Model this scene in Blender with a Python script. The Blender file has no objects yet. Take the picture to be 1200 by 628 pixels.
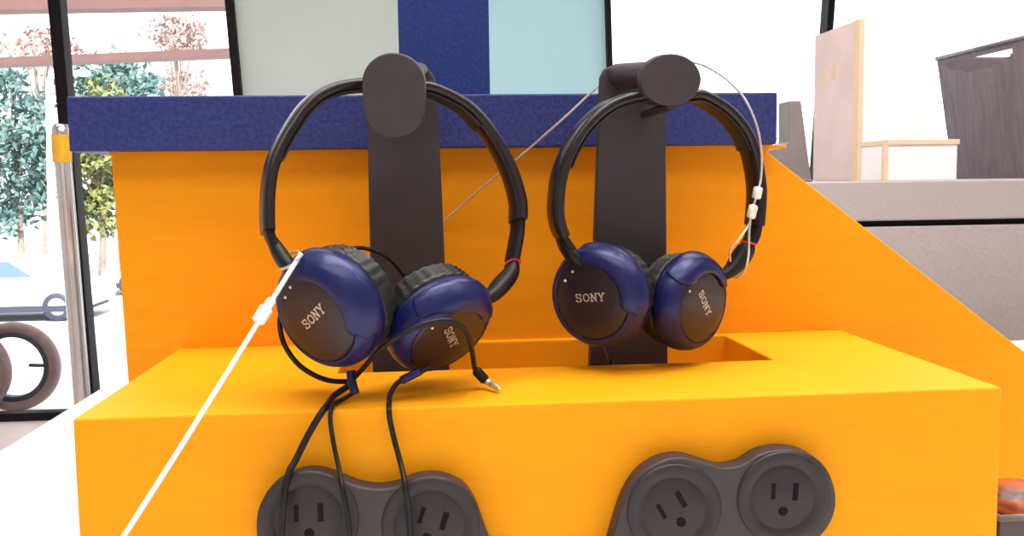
import bpy, math, random
from mathutils import Vector as V, Matrix
random.seed(7)
C = bpy.context.scene.collection
pi = math.pi

# ------------------------------------------------------------------ camera
F = 1100.0
PITCH, YAW, ROLL = .0908, .0860, -.0138
CAM = V((-.0621, -.4647, .1115))
fw = V((math.sin(YAW)*math.cos(PITCH), math.cos(YAW)*math.cos(PITCH), -math.sin(PITCH)))
r0 = V((math.cos(YAW), -math.sin(YAW), 0)); u0 = r0.cross(fw)
rt = r0*math.cos(ROLL)+u0*math.sin(ROLL); up = -r0*math.sin(ROLL)+u0*math.cos(ROLL)
cd = bpy.data.cameras.new('camera'); cam = bpy.data.objects.new('camera', cd); C.objects.link(cam)
cd.sensor_fit = 'HORIZONTAL'; cd.sensor_width = 36; cd.lens = 36*F/1200; cd.clip_start = .01; cd.clip_end = 300
M = Matrix((rt, up, -fw)).transposed().to_4x4(); M.translation = CAM; cam.matrix_world = M
bpy.context.scene.camera = cam

def ray(x, y): return fw*F + rt*(x-600) - up*(y-314)
def at(x, y, Y):
    """the point of the vertical plane Y seen at photo pixel x, y"""
    d = ray(x, y); return CAM + d*((Y-CAM.y)/d.y)
def atz(x, y, z):
    d = ray(x, y); return CAM + d*((z-CAM.z)/d.z)
def atp(x, y, pl):
    """on the plane Y = Y0 + a (X-Xc) + b (Z-Zc)"""
    Y0, a, Xc, b, Zc = pl; d = ray(x, y)
    n = V((-a, 1, -b)); k = Y0 - a*Xc - b*Zc
    return CAM + d*((k - n.dot(CAM))/n.dot(d))

def nearer(p, dy):
    """the point moved dy towards the front along its line of sight"""
    return CAM + (p-CAM)*((p.y-dy-CAM.y)/(p.y-CAM.y))

# ------------------------------------------------------------------ materials
def mat(name, col, rough=.5, metal=0, coat=0, noise=0, scale=40, stretch=(1,1,1), bump=0, spec=.5, col2=None, bscale=None, trans=0):
    m = bpy.data.materials.new(name); m.use_nodes = True; nt = m.node_tree; b = nt.nodes['Principled BSDF']
    b.inputs['Base Color'].default_value = (*col, 1); b.inputs['Roughness'].default_value = rough
    b.inputs['Metallic'].default_value = metal; b.inputs['Coat Weight'].default_value = coat
    b.inputs['Specular IOR Level'].default_value = spec
    tc = nt.nodes.new('ShaderNodeTexCoord'); mp = nt.nodes.new('ShaderNodeMapping')
    mp.inputs['Scale'].default_value = stretch; nt.links.new(tc.outputs['Object'], mp.inputs['Vector'])
    nz = nt.nodes.new('ShaderNodeTexNoise'); nz.inputs['Scale'].default_value = scale; nz.inputs['Detail'].default_value = 4
    nt.links.new(mp.outputs['Vector'], nz.inputs['Vector'])
    if noise or col2:
        mx = nt.nodes.new('ShaderNodeMix'); mx.data_type = 'RGBA'
        c2 = col2 or tuple(c*(1-noise) for c in col)
        rp = nt.nodes.new('ShaderNodeValToRGB'); rp.color_ramp.elements[0].position = .35; rp.color_ramp.elements[1].position = .65
        nt.links.new(nz.outputs['Fac'], rp.inputs['Fac'])
        mx.inputs[6].default_value = (*col, 1); mx.inputs[7].default_value = (*c2, 1)
        nt.links.new(rp.outputs['Color'], mx.inputs[0]); nt.links.new(mx.outputs[2], b.inputs['Base Color'])
    if bump:
        bp = nt.nodes.new('ShaderNodeBump'); bp.inputs['Strength'].default_value = bump; bp.inputs['Distance'].default_value = .001
        n2 = nz
        if bscale:
            n2 = nt.nodes.new('ShaderNodeTexNoise'); n2.inputs['Scale'].default_value = bscale; nt.links.new(mp.outputs['Vector'], n2.inputs['Vector'])
        nt.links.new(n2.outputs['Fac'], bp.inputs['Height']); nt.links.new(bp.outputs['Normal'], b.inputs['Normal'])
    return m
def glass_mat(name, tint=(1,1,1)):
    m = bpy.data.materials.new(name); m.use_nodes = True; nt = m.node_tree; nt.nodes.clear()
    o = nt.nodes.new('ShaderNodeOutputMaterial'); t = nt.nodes.new('ShaderNodeBsdfTransparent'); t.inputs[0].default_value = (*tint, 1)
    g = nt.nodes.new('ShaderNodeBsdfGlossy'); g.inputs['Roughness'].default_value = .02
    fr = nt.nodes.new('ShaderNodeFresnel'); fr.inputs['IOR'].default_value = 1.2
    x = nt.nodes.new('ShaderNodeMixShader'); nt.links.new(fr.outputs[0], x.inputs[0]); nt.links.new(t.outputs[0], x.inputs[1]); nt.links.new(g.outputs[0], x.inputs[2])
    nt.links.new(x.outputs[0], o.inputs[0]); return m
ORANGE = mat('orange_paint', (.88,.335,.006), .55, noise=.05, scale=14, stretch=(1,1,9), bump=.12, bscale=160, spec=.13)
BLUE = mat('blue_textured_paint', (.011,.022,.125), .45, col2=(.03,.04,.19), scale=330, bump=.5, bscale=500, spec=.35)
BLACK = mat('matte_black_plastic', (.034,.024,.027), .5, noise=.15, scale=90)
GLOSSBLACK = mat('satin_black_plastic', (.015,.011,.012), .25, noise=.1, scale=60, spec=.35)
OUTM = mat('grey_black_plastic', (.028,.021,.024), .5, noise=.12, scale=90, spec=.35)
BLUE2 = mat('blue_board_paint', (.007,.030,.150), .45, col2=(.020,.036,.185), scale=330, bump=.4, bscale=500, spec=.3)
RUBBER = mat('black_rubber', (.011,.009,.010), .42, noise=.2, scale=200, spec=.22)
PADM = mat('black_leatherette', (.02,.018,.018), .42, noise=.25, scale=260, bump=.3, spec=.35)
SHELL = mat('blue_metallic_shell', (.0075,.0105,.088), .36, metal=.25, coat=.08, spec=.4, noise=.12, scale=400)
PLATE = mat('dark_brushed_plate', (.016,.009,.014), .36, coat=.08, noise=.2, scale=120, stretch=(1,8,1), spec=.35)
SILVER = mat('silver_print', (.62,.56,.48), .35, metal=.6)
STEEL = mat('steel_cable', (.72,.70,.66), .35, metal=.7, noise=.3, scale=900)
WHITECORD = mat('clear_white_cord', (.88,.88,.86), .4, noise=.06, scale=300)
CRIMP = mat('crimp_metal', (.82,.80,.72), .35, metal=.4, noise=.1, scale=200)
RED = mat('red_ring', (.7,.03,.05), .4, noise=.1)
CHROME = mat('chrome', (.75,.72,.7), .12, metal=1, noise=.1, scale=20)
YELLOW = mat('yellow_plastic', (.85,.48,.02), .4, noise=.1)
COUNTER = mat('white_laminate', (.90,.90,.90), .4, noise=.03, scale=30)
GREYLAM = mat('grey_laminate', (.40,.345,.345), .5, noise=.12, scale=300)
DARKGAP = mat('dark_recess', (.012,.009,.010), .8, noise=.1, spec=.1)
FLOORM = mat('pinkish_vinyl', (.72,.58,.55), .45, noise=.08, scale=5)
WALLM = mat('room_paint', (.74,.72,.70), .7, noise=.04, scale=8, bump=.05)
MULL = mat('dark_aluminium', (.014,.010,.012), .6, noise=.15, scale=30, spec=.12)
GLASS = glass_mat('window_glass')
PALE = mat('pale_sage_panel', (.70,.765,.725), .6, noise=.04, scale=3)
CYAN = mat('pale_aqua_panel', (.60,.86,.92), .6, noise=.04, scale=3)
for m_, f_ in ((PALE, .17), (CYAN, .23)):
    nt = m_.node_tree; b_ = nt.nodes['Principled BSDF']; o_ = nt.nodes['Material Output']
    tr = nt.nodes.new('ShaderNodeBsdfTranslucent'); tr.inputs[0].default_value = (.74,.86,.84,1) if m_ is PALE else (.66,.92,.97,1)
    mx_ = nt.nodes.new('ShaderNodeMixShader'); mx_.inputs[0].default_value = f_
    nt.links.new(b_.outputs[0], mx_.inputs[1]); nt.links.new(tr.outputs[0], mx_.inputs[2]); nt.links.new(mx_.outputs[0], o_.inputs[0])
EAVE = mat('pinkish_brown_timber', (.17,.085,.075), .6, noise=.15, scale=6)
CONC = mat('pale_paving', (.86,.85,.84), .8, noise=.1, scale=3)
ASPH = mat('pale_parking_ground', (.55,.54,.54), .8, noise=.08, scale=.6)
WCAR = mat('white_car_paint', (.8,.81,.83), .25, coat=.5, noise=.02)
CARGLASS = mat('car_glass', (.10,.16,.22), .1, noise=.1)
TYRE = mat('tyre', (.03,.035,.06), .6, noise=.1)
BARK = mat('bark', (.26,.21,.17), .9, noise=.3, scale=8)
LEAFG = mat('green_leaf', (.085,.135,.04), .6, col2=(.22,.19,.05), scale=1.2)
LEAFT = mat('teal_leaf', (.055,.12,.115), .6, col2=(.09,.16,.14), scale=1.2)
LEAFP = mat('pink_blossom', (.30,.17,.16), .6, col2=(.33,.24,.2), scale=1.2)
WHITEPOLE = mat('white_pole', (.8,.8,.8), .5, noise=.05)
WOOD = mat('pinkish_board', (.76,.60,.57), .6, noise=.10, scale=10, stretch=(6,1,1))
TAN = mat('tan_board', (.80,.60,.42), .6, noise=.1, scale=40)
WHITEB = mat('white_board', (.9,.9,.9), .6, noise=.02)
BIN = mat('grey_bin_plastic', (.22,.175,.195), .26, noise=.25, scale=30, stretch=(1,3,.4), bump=.3, bscale=60)
GREYP = mat('grey_plastic', (.22,.19,.19), .45, noise=.1)
RINGM = mat('brown_grey_tyre', (.24,.155,.145), .5, noise=.2, scale=30)
POUCH = mat('rust_striped_wrap', (.40,.085,.012), .35, col2=(.05,.018,.024), scale=75, stretch=(.45,.6,4))
BOXBLK = mat('charcoal_card', (.075,.055,.06), .5, noise=.1)

# ------------------------------------------------------------------ mesh helpers
class MB:
    def __init__(s): s.v = []; s.f = []; s.sm = []
    def add(s, vs, fs, smooth=False):
        o = len(s.v); s.v += [tuple(p) for p in vs]
        for f in fs: s.f.append(tuple(i+o for i in f)); s.sm.append(smooth)
    def box(s, x0, x1, y0, y1, z0, z1):
        s.hexa([V((x0,y0,z0)),V((x1,y0,z0)),V((x1,y1,z0)),V((x0,y1,z0)),V((x0,y0,z1)),V((x1,y0,z1)),V((x1,y1,z1)),V((x0,y1,z1))])
    def hexa(s, p): s.add(p, [(3,2,1,0),(4,5,6,7),(0,1,5,4),(1,2,6,5),(2,3,7,6),(3,0,4,7)])
    def prism(s, pts, off, smooth=False):
        n = len(pts); off = V(off)
        s.add(list(pts)+[p+off for p in pts], [tuple(range(n)), tuple(range(2*n-1, n-1, -1))])
        s.add(list(pts)+[p+off for p in pts], [(i, i+n, (i+1)%n+n, (i+1)%n) for i in range(n)], smooth)
    def lathe(s, prof, o, ax, n=40, side=None, a0=0, a1=2*pi, ripple=0, rk=0, sx=1, sy=1, smooth=True):
        """profile of (r, h); h along ax"""
        ax = V(ax).normalized(); side = V(side) if side else (V((0,0,1)) if abs(ax.z) < .9 else V((1,0,0)))
        e2 = (side - ax*side.dot(ax)).normalized(); e1 = e2.cross(ax)
        full = abs(a1-a0-2*pi) < 1e-6; m = n if full else n+1; vs = []
        for k in range(m):
            a = a0+(a1-a0)*k/n; dx = e1*math.cos(a)*sx + e2*math.sin(a)*sy
            for (r, h) in prof: vs.append(o + dx*r*(1+ripple*math.sin(rk*a)) + ax*h)
        L = len(prof); fs = []
        for k in range(n):
            k2 = (k+1) % m
            for i in range(L-1): fs.append((k*L+i, k2*L+i, k2*L+i+1, k*L+i+1))
        s.add(vs, fs, smooth)
    def tube(s, pts, r, n=10, closed=False):
        pts = [V(p) for p in pts]; N = len(pts); rr = r if isinstance(r, (list, tuple)) else [r]*N
        T = [((pts[(i+1)%N] if closed or i < N-1 else pts[i]) - (pts[i-1] if closed or i > 0 else pts[i])).normalized() for i in range(N)]
        nv = T[0].orthogonal().normalized(); vs = []
        for i in range(N):
            nv = (nv - T[i]*nv.dot(T[i])).normalized(); b = T[i].cross(nv)
            for k in range(n): a = 2*pi*k/n; vs.append(pts[i]+(nv*math.cos(a)+b*math.sin(a))*rr[i])
        fs = []
        for i in range(N if closed else N-1):
            j = (i+1) % N
            for k in range(n): fs.append((i*n+k, i*n+(k+1)%n, j*n+(k+1)%n, j*n+k))
        s.add(vs, fs, True)
        if not closed: s.add(vs, [tuple(range(n-1,-1,-1)), tuple((N-1)*n+k for k in range(n))])
    def ribbon(s, pts, wv, w, t, n=16, p=3.2):
        """swept rounded-rectangle band; wv = width direction"""
        N = len(pts); vs = []; w = w if isinstance(w, list) else [w]*N; t = t if isinstance(t, list) else [t]*N
        for i in range(N):
            T = (pts[min(i+1,N-1)]-pts[max(i-1,0)]).normalized(); b = (wv - T*wv.dot(T)).normalized(); c = T.cross(b)
            for k in range(n):
                a = 2*pi*(k+.5)/n; ca, sa = math.cos(a), math.sin(a)
                q = (abs(ca)**p+abs(sa)**p)**(-1/p)
                vs.append(pts[i]+b*(ca*q*w[i]/2)+c*(sa*q*t[i]/2))
        fs = []
        for i in range(N-1):
            for k in range(n): fs.append((i*n+k, i*n+(k+1)%n, (i+1)*n+(k+1)%n, (i+1)*n+k))
        s.add(vs, fs, True); s.add(vs, [tuple(range(n-1,-1,-1)), tuple((N-1)*n+k for k in range(n))])
    def build(s, name, m, parent=None, bevel=0, seg=2, merge=False):
        me = bpy.data.meshes.new(name); root = V((0,0,0))
        if parent:
            q = parent
            while q: root += q.location; q = q.parent
        me.from_pydata([tuple(V(p)-root) for p in s.v], [], s.f); me.update()
        for p_, sm in zip(me.polygons, s.sm): p_.use_smooth = sm
        if isinstance(m, list):
            for k in m: me.materials.append(k)
        else: me.materials.append(m)
        import bmesh
        bm = bmesh.new(); bm.from_mesh(me)
        if bevel or merge: bmesh.ops.remove_doubles(bm, verts=bm.verts, dist=1e-6)
        bmesh.ops.recalc_face_normals(bm, faces=bm.faces); bm.to_mesh(me); bm.free()
        o = bpy.data.objects.new(name, me); C.objects.link(o)
        if parent: o.parent = parent
        if bevel:
            b = o.modifiers.new('bevel', 'BEVEL'); b.width = bevel; b.segments = seg; b.limit_method = 'ANGLE'; b.angle_limit = .6
        return o
def tag(o, label, cat, group=None):
    o['label'] = label; o['category'] = cat
    if group: o['group'] = group
    return o
def empty(name, loc, label, cat, group=None):
    o = bpy.data.objects.new(name, None); o.location = loc; o.empty_display_size = .02; C.objects.link(o); return tag(o, label, cat, group)
def struct(o): o['kind'] = 'structure'; return o
def spline(P, n=8, closed=False):
    P = [V(p) for p in P]; N = len(P); out = []
    for i in range(N if closed else N-1):
        g = (lambda k: P[k % N]) if closed else (lambda k: P[min(max(k,0),N-1)])
        a, b, c, d = g(i-1), g(i), g(i+1), g(i+2)
        for k in range(n):
            t = k/n; out.append(.5*((2*b)+(c-a)*t+(2*a-5*b+4*c-d)*t*t+(3*b-a-3*c+d)*t**3))
    if not closed: out.append(P[-1])
    return out

# ------------------------------------------------------------------ the room
ZF, ZC, YW = -.895, 1.75, 3.75
XL, XR, YR = -3.2, 3.4, -2.6
ZCT = -.12                                   # top of the white counter
def sbox(name, m, *a):
    b = MB(); b.box(*a); return struct(b.build(name, m))
sbox('floor', FLOORM, XL, XR, YR, YW+.1, ZF-.1, ZF)
sbox('ceiling', WALLM, XL, XR, YR, YW+.1, ZC, ZC+.1)
sbox('wall_left', WALLM, XL-.1, XL, YR, YW+.1, ZF, ZC)
sbox('wall_right', WALLM, XR, XR+.1, YR, YW+.1, ZF, ZC)
sbox('wall_rear', WALLM, XL, XR, YR-.1, YR, ZF, ZC)
def line_at(p, q, z):
    a, b = at(*p, YW), at(*q, YW); return a+(b-a)*((z-a.z)/(b.z-a.z))
lines = [None, ((67,0),(107,460),.050), ((270,0),(280,110),.034), ((519,0),(521,110),.034), ((711,0),(713,70),.022), ((971,0),(960,150),.030), None]
ends = [(line_at(l[0], l[1], ZF), line_at(l[0], l[1], ZC)) if l else None for l in lines]
ends[0] = (V((XL,YW,ZF)), V((XL,YW,ZC))); ends[6] = (V((XR,YW,ZF)), V((XR,YW,ZC)))
for k in range(6):
    (a0, a1), (b0, b1) = ends[k], ends[k+1]
    b = MB(); b.box(min(a0.x,a1.x), b0.x, YW-.03, YW+.03, ZF, ZF+.035); w = struct(b.build('window_%d' % (k+1), MULL))
    h = lines[k+1][2]/2 if lines[k+1] else .02
    b = MB(); b.hexa([b0+V((-h,-.04,0)), b0+V((h,-.04,0)), b0+V((h,.04,0)), b0+V((-h,.04,0)), b1+V((-h,-.04,0)), b1+V((h,-.04,0)), b1+V((h,.04,0)), b1+V((-h,.04,0))])
    b.build('mullion', MULL, w)
    t = .006 if k not in (2,3) else .02
    b = MB(); b.prism([a0, b0, b1, a1], (0, t, 0))
    if k in (2, 3): b.build('infill_panel', PALE if k == 2 else CYAN, w)['label'] = 'pale sage green opaque panel' if k == 2 else 'pale aqua opaque panel'
    else: b.build('pane', GLASS, w)

# outside
sbox('trim_paving', CONC, -14, 14, YW+.12, 5.7, -1.10, -.915).name = 'ground_paving'
sbox('ground_parking', ASPH, -60, 60, 5.7, 120, -3.05, -2.85)
def eave(name, p, q, h, Y=5.2):
    a, c = at(*p, Y), at(*q, Y); b = MB()
    b.hexa([a, c, c+V((0,.15,0)), a+V((0,.15,0)), a+V((0,0,h)), c+V((0,0,h)), c+V((0,.15,h)), a+V((0,.15,h))])
    return struct(b.build(name, EAVE))
eave('trim_1', (-300,16), (640,2), .09); eave('trim_2', (-300,88), (640,50), .042)

def tree(px, py, rx, ry, Y, n, leaf, size, label, trunk=True):
    c = at(px, py, Y); s = (Y-CAM.y)/F; RX, RY = rx*s, ry*s
    t = empty('tree', V((c.x, c.y, -2.85)), label, 'tree', 'trees beyond the car park')
    b = MB(); clumps = []
    for k in range(46):
        while True:
            q = V((random.uniform(-1,1), random.uniform(-1,1), random.uniform(-1,1)))
            if q.length < 1: break
        clumps.append(V((c.x+q.x*RX*.85, c.y+q.y*RX*.7, c.z+q.z*RY*.85)))
    cr = min(RX, RY)*.36
    for k in range(n):
        g = random.choice(clumps); q = g+V((random.gauss(0,cr*.55), random.gauss(0,cr*.5), random.gauss(0,cr*.5)))
        d1 = V((random.gauss(0,1), random.gauss(0,1), random.gauss(0,1))).normalized(); d2 = d1.orthogonal().normalized()
        w = size*random.uniform(.6, 1.3)
        b.add([q-d1*w, q-d2*w*.5, q+d1*w, q+d2*w*.5+d1.cross(d2)*w*.2], [(0,1,2,3)])
    b.build('foliage', leaf, t)
    b = MB(); base = V((c.x, c.y, -2.85)); b.tube(spline([base, base+(c-base)*.5+V((.1,0,0)), c+V((0,0,RY*.3))]), [.13-.006*i for i in range(17)])
    b.build('trunk', BARK, t)
    b = MB()
    for g in clumps[:9]: b.tube(spline([base+(c-base)*.6, (base+(c-base)*.6+g)/2+V((0,0,.2)), g], 5), .03, 6)
    b.build('branch', BARK, t)
tree(14, 175, 52, 100, 27, 2300, LEAFT, .13, 'teal-green tree seen through the far left window pane')
tree(112, 190, 48, 105, 29, 2300, LEAFG, .14, 'yellow-green tree between the chrome post and the orange panel')
tree(135, 100, 62, 32, 36, 1000, LEAFT, .17, 'teal tree top showing just above the blue beam')
tree(40, 55, 62, 26, 44, 620, LEAFP, .16, 'sparse pinkish tree top behind the left window pane')
tree(212, 100, 36, 20, 50, 300, LEAFP, .19, 'low pinkish tree top right at the upper edge of the blue beam')
tree(205, 42, 52, 26, 44, 560, LEAFP, .16, 'sparse pinkish tree top above the blue beam')

b = MB(); p = at(60, 300, 24); q = V((p.x, p.y, -2.85)); tp = at(58, 92, 24)
t = empty('street_lamp', q, 'tall white lamp post standing before the trees at left', 'lamp post')
b.tube([q, q+V((0,0,.4)), tp], [.16,.11,.09], 14); b.build('post', WHITEPOLE, t)
b = MB(); b.tube([tp, tp+V((.2,0,.12)), tp+V((.7,0,.15))], .05); b.build('arm', WHITEPOLE, t)
b = MB(); b.lathe([(0,0),(.12,0),(.2,.08),(.16,.14),(0,.16)], tp+V((.8,0,.05)), (0,0,1), 20); b.build('lamp_head', WHITEPOLE, t)

def car(cx, Yc, flip, label):
    """side view; local x forward, origin under the middle"""
    s = -1 if flip else 1
    t = empty('car', V((cx, Yc, -2.85)), label, 'car'); o = t.location
    W = .82
    def P(x, z, y=0): return o+V((s*x, y, z))
    body = [(-2.1,.35),(2.05,.33),(2.12,.55),(2.08,.72),(1.75,.86),(1.05,.98),(.95,1.0),(-1.9,1.02),(-2.08,.9),(-2.14,.6)]
    b = MB(); b.prism([P(x,z,-W) for x,z in body], (0,2*W,0)); b.build('body', WCAR, t, .05, 3)
    cab = [(1.0,.96),(.35,1.42),(.1,1.48),(-1.45,1.48),(-1.75,1.38),(-1.98,.98)]
    b = MB(); b.prism([P(x,z,-W+.06) for x,z in cab], (0,2*W-.12,0)); b.build('cabin', WCAR, t, .05, 3)
    for wn in ([(.82,1.0),(.3,1.36),(-.25,1.38),(-.25,1.0)], [(-.35,1.0),(-.35,1.38),(-1.0,1.38),(-1.0,1.0)], [(-1.1,1.0),(-1.1,1.38),(-1.4,1.37),(-1.7,1.02)]):
        b = MB(); b.prism([P(x,z,-W+.045) for x,z in wn], (0,.03,0)); b.build('side_window', CARGLASS, t)
    b = MB(); b.box(o.x-1.9, o.x+1.9, Yc-W-.02, Yc+W, -2.85+.22, -2.85+.36); b.build('sill', TYRE, t)
    for x in (1.32, -1.32):
        for y in (-W-.01, W-.19):
            a = P(x,.33,y); b = MB(); b.lathe([(.20,0),(.31,0),(.33,.03),(.33,.17),(.31,.2),(.20,.2)], a, (0,1,0), 28); w = b.build('wheel', TYRE, t)
            b = MB(); b.lathe([(0,.01),(.06,.0),(.2,.02),(.21,.05),(.21,.15),(0,.15)], a, (0,1,0), 28); b.build('rim', WHITEPOLE, w)
cw = at(62, 345, 21); car(cw.x-1.32, 22, False, 'white car parked outside behind the left window')
cw = at(128, 338, 26); car(cw.x+1.9, 26.8, True, 'white car mostly hidden behind the orange panel')

def wheel(px, py, rpx, Y, label):
    c = at(px, py, Y); R = rpx*(Y-CAM.y)/F; c.z = -.915+R
    t = empty('wheel', V((c.x, Y, -.915)), label, 'wheel', 'wheels outside the window')
    b = MB(); b.lathe([(R*.78,-.02),(R*.86,-.032),(R*.95,-.03),(R,-.012),(R,.012),(R*.95,.03),(R*.86,.032),(R*.78,.02),(R*.78,-.02)], c, (0,1,0), 56); b.build('tyre', RINGM, t)
    b = MB(); b.lathe([(R*.67,-.018),(R*.78,-.022),(R*.78,.022),(R*.67,.018),(R*.67,-.018)], c, (0,1,0), 56); b.build('rim', TYRE, t)
    b = MB(); b.tube([c+V((R*.68,0,.0)), c+V((R*.33,0,.004))], .008, 8); b.build('spoke', TYRE, t)
wheel(16, 422, 51, 4.02, 'upright wheel with grey-brown tyre outside, the farther one')
wheel(-43, 434, 52, 3.93, 'upright wheel cut off by the left edge of the photo')

# chrome post with yellow collar
a, c = at(72, 168, 1.9), at(96, 462, 1.9); base = a+(c-a)*((ZF-a.z)/(c.z-a.z))
t = empty('barrier_post', base, 'leaning chrome post with yellow collar left of the orange panel', 'post')
b = MB(); b.tube([base+(a-base)*.01, a], .0195, 24); b.build('tube', CHROME, t)
b = MB(); b.tube([a+V((0,0,-.045)), a+V((0,0,.02))], .022, 24); b.build('collar', YELLOW, t)
b = MB(); b.lathe([(.021,0),(.021,.02),(.016,.03),(0,.032)], a+V((0,0,.015)), (0,0,1), 24); b.build('cap', CHROME, t)
b = MB(); b.lathe([(0,.0),(.14,.0),(.14,.012),(.04,.03),(.0,.03)], base, (0,0,1), 32); b.build('base_plate', CHROME, t)

# ------------------------------------------------------------------ white counter
t = empty('counter', V((.25,.1,ZF)), 'white counter carrying the orange display stand', 'counter')
b = MB(); b.box(-.449, .95, -.75, .78, ZCT-.04, ZCT); b.build('worktop', COUNTER, t, .003)
b = MB(); b.box(-.42, .92, -.70, .75, ZF, ZCT-.04); b.build('cabinet', COUNTER, t)
b = MB(); b.box(-.41, .91, -.716, -.702, ZF+.08, ZCT-.06); b.build('door', COUNTER, t, .002)

# ------------------------------------------------------------------ orange display stand
W, D = .2375, .197
st = empty('display_stand', V((0,.1,ZCT)), 'orange display stand with blue beam holding two headphones', 'display stand')
SX0, SX1, SY0, SY1, SZ = atz(396,436,0).x, atz(921,429,0).x, .093, .190, -.062
xs = [-W, SX0, SX1, W]; ys = [0, SY0, SY1, D]; b = MB()
for i in range(3):
    for j in range(3):
        if (i, j) == (1, 1): continue
        b.add([V((xs[i],ys[j],0)), V((xs[i+1],ys[j],0)), V((xs[i+1],ys[j+1],0)), V((xs[i],ys[j+1],0))], [(0,1,2,3)])
for i in range(3):
    for y in (0, D): b.add([V((xs[i],y,ZCT)), V((xs[i+1],y,ZCT)), V((xs[i+1],y,0)), V((xs[i],y,0))], [(0,1,2,3)])
    for x in (-W, W): b.add([V((x,ys[i],ZCT)), V((x,ys[i+1],ZCT)), V((x,ys[i+1],0)), V((x,ys[i],0))], [(0,1,2,3)])
q = [V((SX0,SY0,0)), V((SX1,SY0,0)), V((SX1,SY1,0)), V((SX0,SY1,0))]; l = [p+V((0,0,SZ)) for p in q]
b.add(q+l, [(0,1,5,4),(1,2,6,5),(2,3,7,6),(3,0,4,7),(4,5,6,7)])
b.add([V((x,y,ZCT)) for y in ys for x in xs], [(i+4*j, i+1+4*j, i+5+4*j, i+4+4*j) for i in range(3) for j in range(3)])
b.build('front_box', ORANGE, st, .0012, 2)
zb = at(500, 172, .19).z
def toz(p, q, z, Y):
    a, c = at(*p, Y), at(*q, Y); return a+(c-a)*((z-a.z)/(c.z-a.z))
pl = [toz((130,183),(150,445),zb+.004,D), at(912,167,D), at(900,177,D), toz((900,177),(1200,411),ZCT,D), toz((130,183),(150,445),ZCT,D)]
pl[1].z = zb+.004; pl[2].z -= .001
b = MB(); b.prism(pl, (0,.018,0)); b.build('back_panel', ORANGE, st, .0008)
bl, br = at(79.5,150,.182).x, at(911,135,.182).x
bt = at(495,110.5,.182).z; bb = at(495,173.5,.182).z
b = MB(); b.box(bl, br, .182, .33, bb, bt); b.build('blue_beam', BLUE, st, .0012)['label'] = 'dark blue textured beam across the top'
b = MB(); b.box(bl+.02, at(921,167,.20).x, .198, .31, bb-.0022, bb); b.build('shelf_board', ORANGE, st, .0005)
b = MB(); b.box(at(467,50,.27).x, at(573.5,50,.27).x, .27, .30, bt, .62); b.build('blue_upright', BLUE2, st, .001)['label'] = 'blue upright board rising from the beam'

# ------------------------------------------------------------------ headphone stands
def hp_stand(poly, YF, root, disc, dw, dh, drop, pin, hy, hr, label):
    t0 = at(*poly[0], YF)
    cx = sum(at(x,y,YF).x for x,y in poly)/len(poly)
    t = empty('headphone_stand', V((cx, YF+.004, SZ)), label, 'headphone stand', 'headphone stands in the slot')
    pts = [at(x,y,YF) for x,y in poly]
    for p in pts[-2:]: p.z = SZ+.006
    b = MB(); b.prism(pts, (0,.008,0)); b.build('upright', BLACK, t, .0012)
    b = MB(); b.box(cx-.03, cx+.03, YF-.012, YF+.045, SZ, SZ+.006); b.build('base_plate', BLACK, t, .001)
    r_, d_ = at(*root, YF), at(*disc, .056); dd = at(disc[0], hy, .056); ax = (dd-r_).normalized()
    b = MB(); b.lathe([(0,-.004),(hr,-.004),(hr,(dd-r_).length-.001),(0,(dd-r_).length-.001)], r_, ax, 32, smooth=False); b.build('hood_arm', BLACK, t, .0008)
    b = MB(); pn = at(*pin, .06); b.tube([V((pn.x, YF+.003, pn.z)), V((pn.x, .058, pn.z))], .0028, 12); b.build('support_pin', BLACK, t)
    out = []
    for k in range(48):
        a = 2*pi*k/48; x = math.cos(a)*dw; z = math.sin(a)*dh
        if z < 0: z -= drop
        out.append(d_+V((x, -.0025, z))+V((0, ax.x*0, 0)))
    b = MB(); b.prism(out, ax*-.0055, True); o = b.build('end_disc', BLACK, t, .0008)
    return t
hp_stand([(429.5,118),(432,95),(441,82),(456,76),(490,76),(503,81),(510,92),(513,116),(529,425),(436,425)], .125, (491,84), (461,98), .0168, .0162, .013, (462,119), 83, .0054,
         'left black headphone stand, its rounded end tab hiding the headband top')
hp_stand([(703,118),(704,90),(709,80),(720,75),(758,75),(770,80),(778,92),(780,112),(784,432),(687,432)], .125, (727,89), (785,94), .0172, .0142, 0, (786,124), 87, .0078,
         'right black headphone stand with a wide round knob pointing right')

# ------------------------------------------------------------------ headphones
GL = {'S': [[(.9,.72),(.9,.95),(.15,1),(.05,.8),(.2,.58),(.8,.45),(.95,.22),(.8,.0),(.08,.05),(.08,.28)]],
      'O': [[(.5,1),(.12,.85),(0,.5),(.12,.15),(.5,0),(.88,.15),(1,.5),(.88,.85),(.5,1)]],
      'N': [[(.12,0),(.12,1),(.88,0),(.88,1)], [(-.03,1),(.2,1)], [(-.05,0),(.3,0)], [(.7,1),(1.05,1)]],
      'Y': [[(.08,1),(.5,.48),(.92,1)], [(.5,.48),(.5,0)], [(-.08,1),(.26,1)], [(.74,1),(1.08,1)], [(.3,0),(.7,0)]]}
def wordmark(b, o, ex, ey, n, word, h, w):
    x = -.5*w; cw = w/len(word)
    for ch in word:
        for st_ in GL[ch]:
            for (x0,y0),(x1,y1) in zip(st_, st_[1:]):
                a = o+ex*(x+cw*(.1+.74*x0))+ey*((y0-.5)*h); c = o+ex*(x+cw*(.1+.74*x1))+ey*((y1-.5)*h)
                d = (c-a).normalized(); e = n.cross(d)*h*.075; a = a-d*h*.04; c = c+d*h*.04
                b.prism([a-e, c-e, c+e, a+e], n*.0003)
        x += cw
RC = .0295
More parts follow.
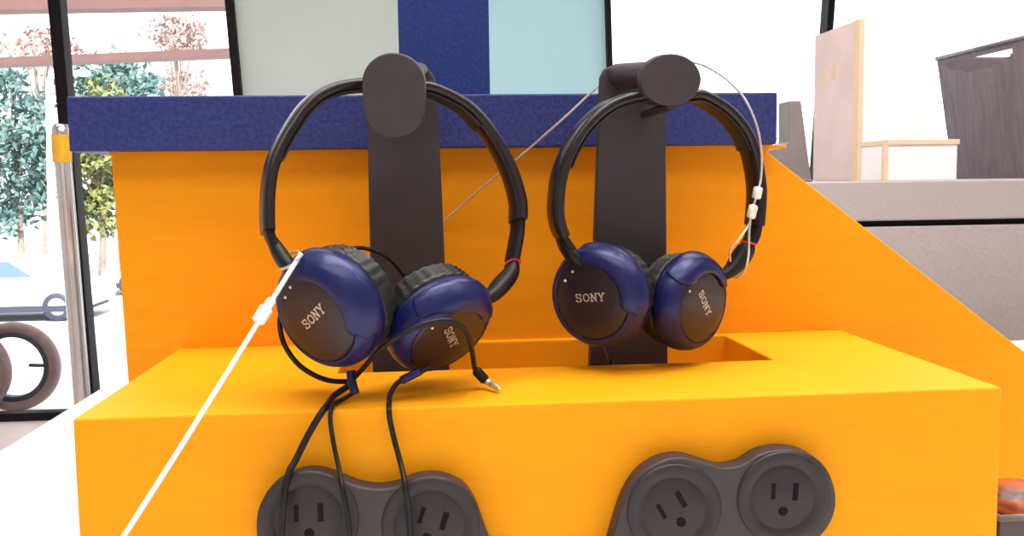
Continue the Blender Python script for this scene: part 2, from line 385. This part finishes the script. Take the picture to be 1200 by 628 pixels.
def ear_cup(root, c, n, ang, lang, acc, R=RC):
    """c rim centre, n outward; ang: where the accent lobe starts; lang: lettering tilt"""
    k = R/.0295; n = V(n).normalized(); u = (V((0,0,1))-n*n.z).normalized(); s = u.cross(n)
    mm = lambda pr: [(r*.001*k, h*.001*k) for r, h in pr]
    b = MB(); b.lathe(mm([(19,-7),(24,-6),(28.6,-6.5),(29.5,-4),(29.5,-1),(28.8,3),(27,6.6),(25.6,8.2),(24.2,9.2),(23.4,9.3),(23.2,8.8),(0,8.8)]), c, n, 64, side=u)
    cup = b.build('ear_cup', SHELL, root)
    b = MB(); b.lathe(mm([(0,-11),(15,-11.5),(17,-17),(19.5,-20),(23,-20.6),(25.6,-19.6),(26.6,-18),(25.0,-17),(27.3,-15.4),(25.4,-14.2),(28,-12.6),(26.0,-11.4),(28.2,-9.9),(27.0,-8.4),(25,-6.2),(20,-6)]), c, n, 96, side=u, ripple=.016, rk=30)
    b.build('ear_pad', PADM, cup)
    b = MB(); b.lathe(mm([(0,10.3),(14,10.2),(21,9.9),(22.6,9.4),(23,8.6),(23,8.0)]), c, n, 56, side=u); pl_ = b.build('cover_plate', PLATE, cup); pl_['label'] = 'dark brushed round cover plate'
    prof = mm([(19,10.6),(20,11.1),(23.5,10.4),(26.2,8.9),(28,6.4),(29.2,3.6),(30.3,1),(30.4,-2.2),(29.6,-3)])
    b = MB(); L = len(prof); vs = []; N = 36; e2 = u; e1 = e2.cross(n)
    mid = (len(prof)-1)/2
    for i in range(N+1):
        tt = i/N; a = ang+acc*tt
        end = min(tt, 1-tt)*abs(acc); q = 1 if end > .32 else math.sqrt(max(0, 1-(1-end/.32)**2))
        for j, (r, h) in enumerate(prof):
            jj = mid+(j-mid)*q; j0 = int(math.floor(jj)); fr = jj-j0; j1 = min(j0+1, L-1)
            r_ = prof[j0][0]*(1-fr)+prof[j1][0]*fr; h_ = prof[j0][1]*(1-fr)+prof[j1][1]*fr
            vs.append(c+(e1*math.cos(a)+e2*math.sin(a))*r_+n*h_)
    b.add(vs, [(i*L+j, (i+1)*L+j, (i+1)*L+j+1, i*L+j+1) for i in range(N) for j in range(L-1)], True)
    o = b.build('accent_lobe', SHELL, cup); so = o.modifiers.new('s', 'SOLIDIFY'); so.thickness = .0009; so.offset = 0
    b = MB(); xx = -e1 if e1.dot(rt) < 0 else e1
    ex = xx*math.cos(lang)+u*math.sin(lang); ey = -xx*math.sin(lang)+u*math.cos(lang)
    wordmark(b, c+n*.01028*k+u*.001, ex, ey, n, 'SONY', .0042*k, .019*k); b.build('wordmark', SILVER, cup)['label'] = 'silver lettering'
    # screws / vents on the plate edge
    b = MB()
    for a in (2.2, 2.6): b.lathe([(0,.0006),(.0007,.0006),(.0009,0)], c+(e1*math.cos(a)+e2*math.sin(a))*.0185*k+n*.0099*k, n, 10)
    b.build('vent_dot', SILVER, cup)
    return cup

def headphones(label, pl, band, slL, slR, jL, jR, cupL, cupR, name='headphones'):
    Y0, a, Xc, bb_, Zc = pl
    top = atp(*band[len(band)//2], pl)
    t = empty(name, top, label, 'headphones', 'blue headphones on stands')
    wv = V((-a, 1, -bb_)).normalized()
    if bb_: wv = V((-a, 1, 0)).normalized()
    P = lambda L: [atp(x, y, pl) for x, y in L]
    b = MB(); b.ribbon(spline(P(band), 8), wv, .0190, .0070, 20); hb = b.build('headband', GLOSSBLACK, t)
    # padded lining on the inside of the band
    bp = spline(P(band), 8); m = len(bp); cen = sum(bp, V((0,0,0)))/m
    inner = []
    for i in range(int(m*.2), int(m*.8)):
        T = (bp[i+1]-bp[i-1]).normalized(); nn = T.cross(wv).normalized()
        if nn.dot(cen-bp[i]) < 0: nn = -nn
        inner.append(bp[i]+nn*.0036)
    b = MB(); b.ribbon(inner, wv, .0165, .0018, 16); b.build('band_lining', PADM, hb)
    for sl in (slL, slR):
        b = MB(); b.ribbon(spline(P(sl), 6), wv, .0150, .0052, 16); b.build('slider', RUBBER, t)
    for j, ring in ((jL, False), (jR, True)):
        pts = spline([nearer(atp(x, y, pl), dy) for x, y, dy, w, h in j], 6)
        ws = spline([V((w, h, 0)) for x, y, dy, w, h in j], 6)
        b = MB(); b.ribbon(pts, wv, [v.x*.001 for v in ws], [v.y*.001 for v in ws], 16, 2.6); o = b.build('hinge', RUBBER, t)
        if ring:
            b = MB(); d = (pts[2]-pts[0]).normalized(); b.ribbon([pts[0]-d*.0006, pts[0]+d*.0007], wv, .0136, .0064, 16); b.build('side_marker', RED, o)['label'] = 'red ring marking the right side'
    for (px, py, dy, n, ang, lang, acc, R) in (cupL, cupR):
        ear_cup(t, nearer(atp(px, py, pl), dy), n, ang, lang, acc, R)
    return t

xcL = at(462,100,.07)
plL = (.079, .34, xcL.x, .26, xcL.z)
HL = headphones('left blue over-ear headphones with tangled black cords and a bare plug', plL,
    [(314,272),(313,255),(314,222),(320,190),(337,155),(362,121),(392,104),(425,99),(445,102),(462,104),(480,104),(503,104),(543,124),(572,156),(594,195),(606,233),(607,259)],
    [(313,262),(316,276),(323,291),(330,302)], [(607,254),(606,272),(603,290),(600,305)],
    [(320,284,0,12,6),(328,298,.003,12.5,8),(338,311,.010,11,8),(352,322,.016,8,6)],
    [(600.5,309,0,11,5.5),(598,320,.002,12,8.5),(588,333,.006,13,9.5),(576,346,.011,10,8),(560,355,.014,7,6)],
    (385,363,.019, (-.57,-.77,-.27), -.35, .62, 2.3, .0315), (516,381,.019, (.48,-.62,-.58), .40, -.9, 2.2, .0302))
xcR = at(785,110,.09)
plR = (.090, .20, xcR.x, .0, xcR.z)
HR = headphones('right blue over-ear headphones hanging straight with level lettering', plR,
    [(658,276),(653,262),(651,240),(657,199),(679,155),(711,125),(747,113),(768,113),(785,113),(803,113),(820,113),(848,130),(868,153),(880,181),(886,215),(886,240),(884,264)],
    [(655,268),(660,281),(667,293)], [(885,258),(882,275),(878,284)],
    [(657,276,0,12,6),(664,290,0,12.5,8),(673,302,.004,11,8),(686,312,.006,8,6)],
    [(877,285,0,11,5.5),(874,292,0,13,10),(866,305,0,13,11),(855,318,.002,10,8),(840,325,.003,7,6)],
    (702,347,.006, (-.62,-.78,-.06), -.30, .10, 2.2, .0306), (809,354,.010, (.62,-.77,-.08), .35, -.95, 2.2, .0296))

# cords of the left pair (its own)
def cord(name, pts, r, m, parent=None, n=8):
    b = MB(); b.tube(spline(pts, n), r, 10); return b.build(name, m, parent)
A = at
cord('cord', [A(398,300,.03), A(408,292,.02), A(428,291,.03), A(452,301,.04), A(472,322,.05), A(486,345,.066)], .0011, RUBBER, HL)
cord('cord', [A(334,352,.04), A(328,376,.036), A(333,403,.03), A(352,429,.03), A(382,445,.03), A(412,447,.03)], .0014, RUBBER, HL)
cord('cord', [A(412,440,.022), A(412,449,.022), A(392,463,.022), A(384,474,.004), A(377,483,-.005), A(362,508,-.008), A(347,538,-.012), A(338,556,-.016), A(332,590,-.020), A(329,650,-.020), A(328,720,-.018)], .0017, RUBBER, HL)
cord('cord', [A(413,446,.02), A(415,458,.018), A(405,466,.014), A(391,474,.006), A(388,481,-.0050), A(387,492,-.006), A(391,520,-.006), A(398,553,-.013), A(402,575,-.020), A(410,628,-.019), A(414,720,-.018)], .0012, RUBBER, HL)
cord('cord', [A(505,428,.02), A(486,440,.018), A(468,447,.016), A(458,460,.010), A(456,472,.001), A(456,481,-.0060), A(457,492,-.005), A(462,515,-.006), A(470,545,-.011), A(475,570,-.020), A(480,610,-.019), A(484,720,-.018)], .0014, RUBBER, HL)
pc = cord('plug_cord', [A(412,446,.022), A(425,432,.014), A(445,410,.004), A(470,392,.000), A(500,379,-.001), A(527,376,.002), A(546,388,.010), A(553,410,.022), A(556,430,.032), A(559,438,.036)], .0014, RUBBER, HL)
p0, p1 = A(557,433,.035), A(569,446,.037)
b = MB(); b.tube([p0, p0+(p1-p0)*.15, p0+(p1-p0)*.9, p1], [.0019,.0028,.0028,.0022], 16); pg = b.build('plug', RUBBER, HL)
p2 = atz(586,456.5,.0022)
b = MB(); d = (p2-p1); b.tube([p1, p1+d*.3, p1+d*.31, p1+d*.36, p1+d*.37, p1+d*.75, p1+d*.8, p1+d*.9, p2], [.0017,.0017,.0013,.0013,.0016,.0016,.0011,.0014,.0005], 14); b.build('plug_tip', SILVER, pg)['label'] = 'silver plug tip'
b = MB(); b.tube([A(411,434,.021), A(412,446,.020), A(416,461,.017)], .0024, 12); b.build('cord_sleeve', SHELL, HL)['label'] = 'blue sleeve where cords meet'
b = MB(); b.tube([A(492,435,.0155), A(470,446,.0150)], .0022, 12); b.build('cord_sleeve', SHELL, HL)
# right pair's cord drops into the slot
cord('cord', [A(708,398,.085), A(712,410,.092), A(715,422,.101), A(718,436,.101), A(722,460,.104)], .0016, SHELL, HR)

# ------------------------------------------------------------------ security cables
P0 = A(352,299,.004); P1 = A(-35,905,-.10)
sc = empty('security_cable', P1, 'thick white security cable slanting down from left headphones', 'security cable')
b = MB(); b.tube(spline([P0, A(347,295,.02), A(337,299,.05), A(331,306,.048), A(328,315,.03), A(335,314,.006), A(344,309,.002)], 6, True), .0008, 8, True); b.build('loop', STEEL, sc)
b = MB(); b.tube(spline([P0, P0+(P1-P0)*.05, P0+(P1-P0)*.5+V((0,0,-.002)), P1]), .0012, 10); b.build('cord', WHITECORD, sc)
P0b = P0+(P1-P0)*.132; u_ = (P1-P0).normalized()
b = MB(); b.tube([P0b-u_*.007, P0b-u_*.006, P0b-u_*.002, P0b-u_*.0015, P0b+u_*.006, P0b+u_*.007], [.0016,.0023,.0023,.0034,.0032,.002], 14); b.build('crimp_sleeve', WHITECORD, sc)
b = MB(); b.lathe([(0,0),(.012,0),(.012,.004),(.004,.007),(0,.007)], P1+V((0,0,-.006)), (0,0,1), 24); b.build('anchor', CRIMP, sc)
sc['label'] = 'thick white security cable slanting down from left headphones'

st2 = empty('security_cable', A(510,268,.196), 'thin steel security cable looping over right stand to right headphones', 'security cable')
cord('cord', [A(510,268,.195), A(524,256,.192), A(565,220,.18), A(612,181,.165), A(660,139,.150), A(704,99,.142), A(735,82,.142), A(765,72,.141), A(792,70,.135), A(812,73,.118), A(828,78,.098), A(852,93,.085), A(872,115,.078), A(886,145,.074), A(892,175,.073), A(892,205,.074), A(887,228,.076), A(881,247,.076), A(878,270,.074), A(877,300,.074), A(872,318,.078), A(862,326,.085)], .00075, STEEL, st2, 10)
cord('loop', [A(881,250,.0765), A(876,266,.075), A(866,280,.072), A(856,292,.074), A(856,306,.08)], .0006, STEEL, st2)
for (px, py, qx, qy) in ((889,219,886,233), (883.5,240,879.5,256)):
    a, c = A(px,py,.0755), A(qx,qy,.0755); b = MB(); b.tube([a, a+(c-a)*.1, a+(c-a)*.9, c], [.0018,.0027,.0027,.0018], 12); b.build('crimp_sleeve', CRIMP, st2)
b = MB(); q = A(510,268,.196); b.lathe([(0,-.004),(.003,-.004),(.0035,0),(.0035,.001),(0,.001)], q, (0,1,0), 16); b.build('anchor', CRIMP, st2)

# ------------------------------------------------------------------ power strips
def power_strip(outline, outlets, label):
    YFR = -.013
    pts = spline([A(x, y, YFR+.004) for x, y in outline], 5, True)
    c = sum(pts, V((0,0,0)))/len(pts)
    t = empty('power_strip', V((c.x, 0, c.z)), label, 'power strip', 'power strips on the box front')
    pts = [V((p.x, YFR, max(p.z, ZCT+.003))) for p in pts]
    b = MB(); b.prism(pts, (0, .0125, 0), True); b.build('housing', BLACK, t, .003, 4)
    for (px, py, ang, k) in outlets:
        o = A(px, py, YFR); o.y = YFR
        b = MB(); b.lathe([(0,.001),(.0155,.001),(.0162,.0002),(.0172,.0002),(.018,.0010),(.021,.0015),(.0232,.0013),(.0242,.0006),(.0242,-.002)], o, (0,-1,0), 56); ot = b.build('outlet', OUTM, t)
        ex = V((math.cos(ang),0,math.sin(ang))); ez = V((-math.sin(ang),0,math.cos(ang)))
        for (x, z, w, h) in ((-.0058,.0035,.0011,.0042), (.0058,.0035,.0014,.0046)):
            q = o+ex*x+ez*z+V((0,-.0012,0)); b = MB()
            b.prism([q-ex*w-ez*h, q+ex*w-ez*h, q+ex*w+ez*h, q-ex*w+ez*h], (0,.001,0)); b.build('slot', DARKGAP, ot)
        b = MB(); b.lathe([(0,.0002),(.0024,.0002),(.0024,-.001)], o+ez*-.0068+V((0,-.0011,0)), (0,-1,0), 20); b.build('ground_hole', DARKGAP, ot)
    return t
power_strip([(303,630),(302,605),(308,585),(325,565),(345,554),(365,550),(385,553),(405,561),(425,568),(447,570),(468,566),(485,559),(505,556),(525,559),(545,570),(558,590),(567,614),(577,642),(588,672),(594,705),(586,742),(560,762),(522,758),(492,735),(468,708),(440,694),(405,690),(370,686),(335,672),(312,652)],
    [(362,608,.0,1), (505,614,-.3,1), (535,694,-.6,1)], 'black jointed power strip on box front below the left headphones')
power_strip([(712,638),(722,605),(733,576),(750,552),(775,537),(800,534),(825,541),(846,546),(868,542),(888,530),(915,524.5),(945,530),(966,548),(976,578),(972,605),(955,628),(928,640),(895,645),(868,655),(845,672),(828,695),(815,722),(800,748),(775,766),(745,772),(715,762),(694,735),(690,700),(698,665)],
    [(790,598,.52,1), (918,583,-.06,1), (752,694,.2,1)], 'black jointed power strip with two clear round outlets at lower right')

# ------------------------------------------------------------------ right side: grey cabinet and what stands on it
YG = .93; zt = at(1080,211.5,YG).z; zl = at(1080,258,YG).z; zl2 = at(1080,265,YG).z
gx = at(850,230,YG).x
t = empty('cabinet', V((gx+.7, YG+.4, ZF)), 'grey laminate cabinet behind the sloping orange panel', 'cabinet')
b = MB(); b.box(gx, gx+1.3, YG, YG+.95, zl, zt); b.build('worktop', GREYLAM, t, .0025)
b = MB(); b.box(gx+.004, gx+1.29, YG+.012, YG+.94, zl2, zl); b.build('recess', DARKGAP, t)
b = MB(); b.box(gx+.004, gx+1.29, YG+.002, YG+.94, ZF, zl2); b.build('front_panel', GREYLAM, t, .002)

# carton board box
ya = 1.30; p = at(1010,22,ya); xr = at(1086,100,ya).x; xl = p.x; h = p.z-zt; dp = .21
t = empty('box', V(((xl+xr)/2, ya+.1, zt)), 'tall box with overexposed white front, pinkish left side and finger slot', 'box')
b = MB(); b.box(xl+.0005, xr, ya, ya+dp, zt, p.z); b.build('body', WHITEB, t, .001)  # overexposure of the front put into the colour as plain white
b = MB()
b.box(xl-.004, xl, ya+.0005, ya+dp-.0005, zt+.0005, p.z-.0005)
b.build('side_board', WOOD, t)['label'] = 'pinkish board side with two short slots'
for yy, za, zb_ in ((.155,98,82), (.115,93,76)):
    b = MB(); b.box(xl-.0046, xl-.003, ya+yy-.010, ya+yy+.010, at(975,za,ya+yy).z, at(975,zb_,ya+yy).z); b.build('slot', TAN, t)
b = MB(); b.box(xl-.005, xl+.004, ya-.003, ya+.022, zt, p.z); b.build('edge_strip', TAN, t)['label'] = 'tan strip along the near edge'
# small white box with tan lid
ys_ = 1.12; a = at(1038,170,ys_); c = at(1122,170,ys_)
t = empty('box', V(((a.x+c.x)/2, ys_+.05, zt)), 'low white box with tan lid and edge beside the grey bin', 'box')
b = MB(); b.box(a.x+.004, c.x, ys_, ys_+.10, zt, a.z); b.build('body', WHITEB, t, .0008)
b = MB(); b.box(a.x+.003, c.x+.003, ys_-.003, ys_+.103, a.z, at(1080,163.5,ys_).z); b.build('lid', TAN, t, .0008)
b = MB(); b.box(a.x-.004, a.x+.004, ys_-.003, ys_+.006, zt, a.z); b.build('corner_strip', TAN, t)

# grey bin: its left side faces us
yf = 1.535; tf = at(1098,69,yf); bf = at(1117,208,yf-.015)
L_ = .335; Wd = .20; hT = tf.z-.0
c0 = V((tf.x, yf, tf.z)); c1 = V((tf.x, yf-L_, tf.z)); c2 = V((tf.x+Wd, yf-L_, tf.z)); c3 = V((tf.x+Wd, yf, tf.z))
ins = bf.x-tf.x
d0 = V((bf.x, yf-.015, zt)); d1 = V((bf.x, yf-L_+.015, zt)); d2 = V((tf.x+Wd-ins, yf-L_+.015, zt)); d3 = V((tf.x+Wd-ins, yf-.015, zt))
t = empty('bin', V((tf.x+Wd/2, yf-L_/2, zt)), 'dark grey plastic storage bin with a handle cut-out', 'bin')
b = MB()
def face_grid(A0, A1, B0, B1, hole=None, th=V((.004,0,0))):
    # A0-A1 top edge, B0-B1 bottom edge; optional hand hole (s0,s1,t0,t1) as a half moon
    NS, NT = 48, 56; cell = {}
    for i in range(NS):
        for j in range(NT):
            s0, s1, t0_, t1_ = i/NS, (i+1)/NS, j/NT, (j+1)/NT; sm, tm = (s0+s1)/2, (t0_+t1_)/2
            if hole:
                hs0, hs1, ht0, ht1 = hole; q = (sm-(hs0+hs1)/2)/((hs1-hs0)/2)
                if abs(q) < 1 and ht0 < tm < ht0+(ht1-ht0)*math.sqrt(1-q*q): continue
            def P(s, t_): return (A0+(A1-A0)*s)*(1-t_)+(B0+(B1-B0)*s)*t_
            b.hexa([P(s0,t1_), P(s1,t1_), P(s1,t1_)+th, P(s0,t1_)+th, P(s0,t0_), P(s1,t0_), P(s1,t0_)+th, P(s0,t0_)+th])
face_grid(c0, c1, d0, d1, (.10,.80,.05,.16)); 
b.hexa([d1, d2, d2+V((0,.004,0)), d1+V((0,.004,0)), c1, c2, c2+V((0,.004,0)), c1+V((0,.004,0))])
b.hexa([d2, d3, d3-V((.004,0,0)), d2-V((.004,0,0)), c2, c3, c3-V((.004,0,0)), c2-V((.004,0,0))])
b.hexa([d3, d0, d0-V((0,.004,0)), d3-V((0,.004,0)), c3, c0, c0-V((0,.004,0)), c3-V((0,.004,0))])
b.add([d0, d1, d2, d3, d0+V((0,0,.004)), d1+V((0,0,.004)), d2+V((0,0,.004)), d3+V((0,0,.004))], [(0,1,2,3),(7,6,5,4)])
b.build('body', BIN, t)
b = MB(); e = .004
b.tube([c0, c1, c2, c3], .0045, 10, True); b.build('rim', BIN, t)
b = MB()
for k in range(1, 9):
    s_ = k/9; A_ = c0+(c1-c0)*s_; B_ = d0+(d1-d0)*s_; a = A_+(B_-A_)*.28; c = A_+(B_-A_)*.95
    b.tube([a, c], .0016, 6)
b.build('rib', BIN, t)

# grey angled holder
yh = 1.02
pts = [at(925.5,118,yh), at(939,118,yh), at(951.5,211,yh), at(900,211,yh), at(897,178,yh), at(925.5,166,yh)]
for k in (2,3): pts[k].z = zt
t = empty('bracket', V((pts[2].x, yh, zt)), 'small grey angled holder on cabinet right of the blue beam', 'holder')
b = MB(); b.prism(pts, (0,.05,0)); b.build('body', GREYP, t, .002)
b = MB(); b.box(pts[3].x, pts[2].x, yh-.004, yh+.056, zt, zt+.004); b.build('foot', GREYP, t, .001)

# black tray and rust wrap at the lower right edge
yb = .03
xa = at(1172.5,606,yb).x; xa = max(xa, W+.003); ztop = at(1185,607,yb).z
t = empty('tray', V((xa+.06, yb+.05, ZCT)), 'charcoal tray at lower right corner beside the orange box', 'tray')
b = MB(); th = .003; X1 = xa+.13; Y1 = yb+.06
b.box(xa, X1, yb, yb+th, ZCT, ztop); b.box(xa, X1, Y1-th, Y1, ZCT, ztop); b.box(xa, xa+th, yb+th, Y1-th, ZCT, ztop); b.box(X1-th, X1, yb+th, Y1-th, ZCT, ztop); b.box(xa+th, X1-th, yb+th, Y1-th, ZCT, ZCT+th)
b.build('body', BOXBLK, t)
b = MB(); b.tube([V((xa,yb,ztop)), V((X1,yb,ztop)), V((X1,Y1,ztop)), V((xa,Y1,ztop))], .0022, 8, True); b.build('rim', GREYP, t)
pz = at(1176,572,yb+.02).z
cx_ = xa+.030; zc = ZCT+th+.003
b = MB(); prof = []
Hh = pz-zc
for k in range(15): a = -pi/2+pi*k/14; prof.append((.0245*max(0,math.cos(a))**.7, zc+Hh/2+math.sin(a)*Hh/2))
b.lathe([(r, h-zc) for r, h in prof], V((cx_, yb+.030, zc)), (0,0,1), 36, ripple=.03, rk=9)
wr = b.build('wrapped_bundle', POUCH); tag(wr, 'rust and purple streaked wrapped bundle sitting in the charcoal tray', 'bundle')

# ------------------------------------------------------------------ light
w = bpy.data.worlds.new('world'); bpy.context.scene.world = w; w.use_nodes = True
bg = w.node_tree.nodes['Background']; bg.inputs[0].default_value = (.93,.97,1,1); bg.inputs[1].default_value = 3.0
def area(name, loc, sx, sy, e, col=(1,.97,.93), rot=(0,0,0)):
    l = bpy.data.lights.new(name, 'AREA'); l.shape = 'RECTANGLE'; l.size = sx; l.size_y = sy; l.energy = e; l.color = col
    o = bpy.data.objects.new(name, l); o.location = loc; o.rotation_euler = rot; C.objects.link(o)
area('ceiling_area_light', (-.3,-1.0,ZC-.02), 2.0, .7, 30)
area('ceiling_area_light', (.1,.02,ZC-.02), 1.5, .7, 54)  # unseen light added above the stand to lift the box top
area('ceiling_area_light', (1.5,-.4,ZC-.02), .9, .9, 14)  # unseen fill added to brighten the right of the orange panel
area('ceiling_area_light', (1.0,1.1,ZC-.02), 1.5, .8, 26)
area('ceiling_area_light', (-.9,1.8,ZC-.02), 1.6, .9, 22)
s = bpy.data.lights.new('sun', 'SUN'); s.energy = 15; s.angle = .03; so = bpy.data.objects.new('sun', s); so.rotation_euler = (.7,.3,0); C.objects.link(so)

vs = bpy.context.scene.view_settings
vs.view_transform = 'Standard'; vs.look = 'None'; vs.gamma = 1; vs.use_curve_mapping = False; vs.exposure = -.38
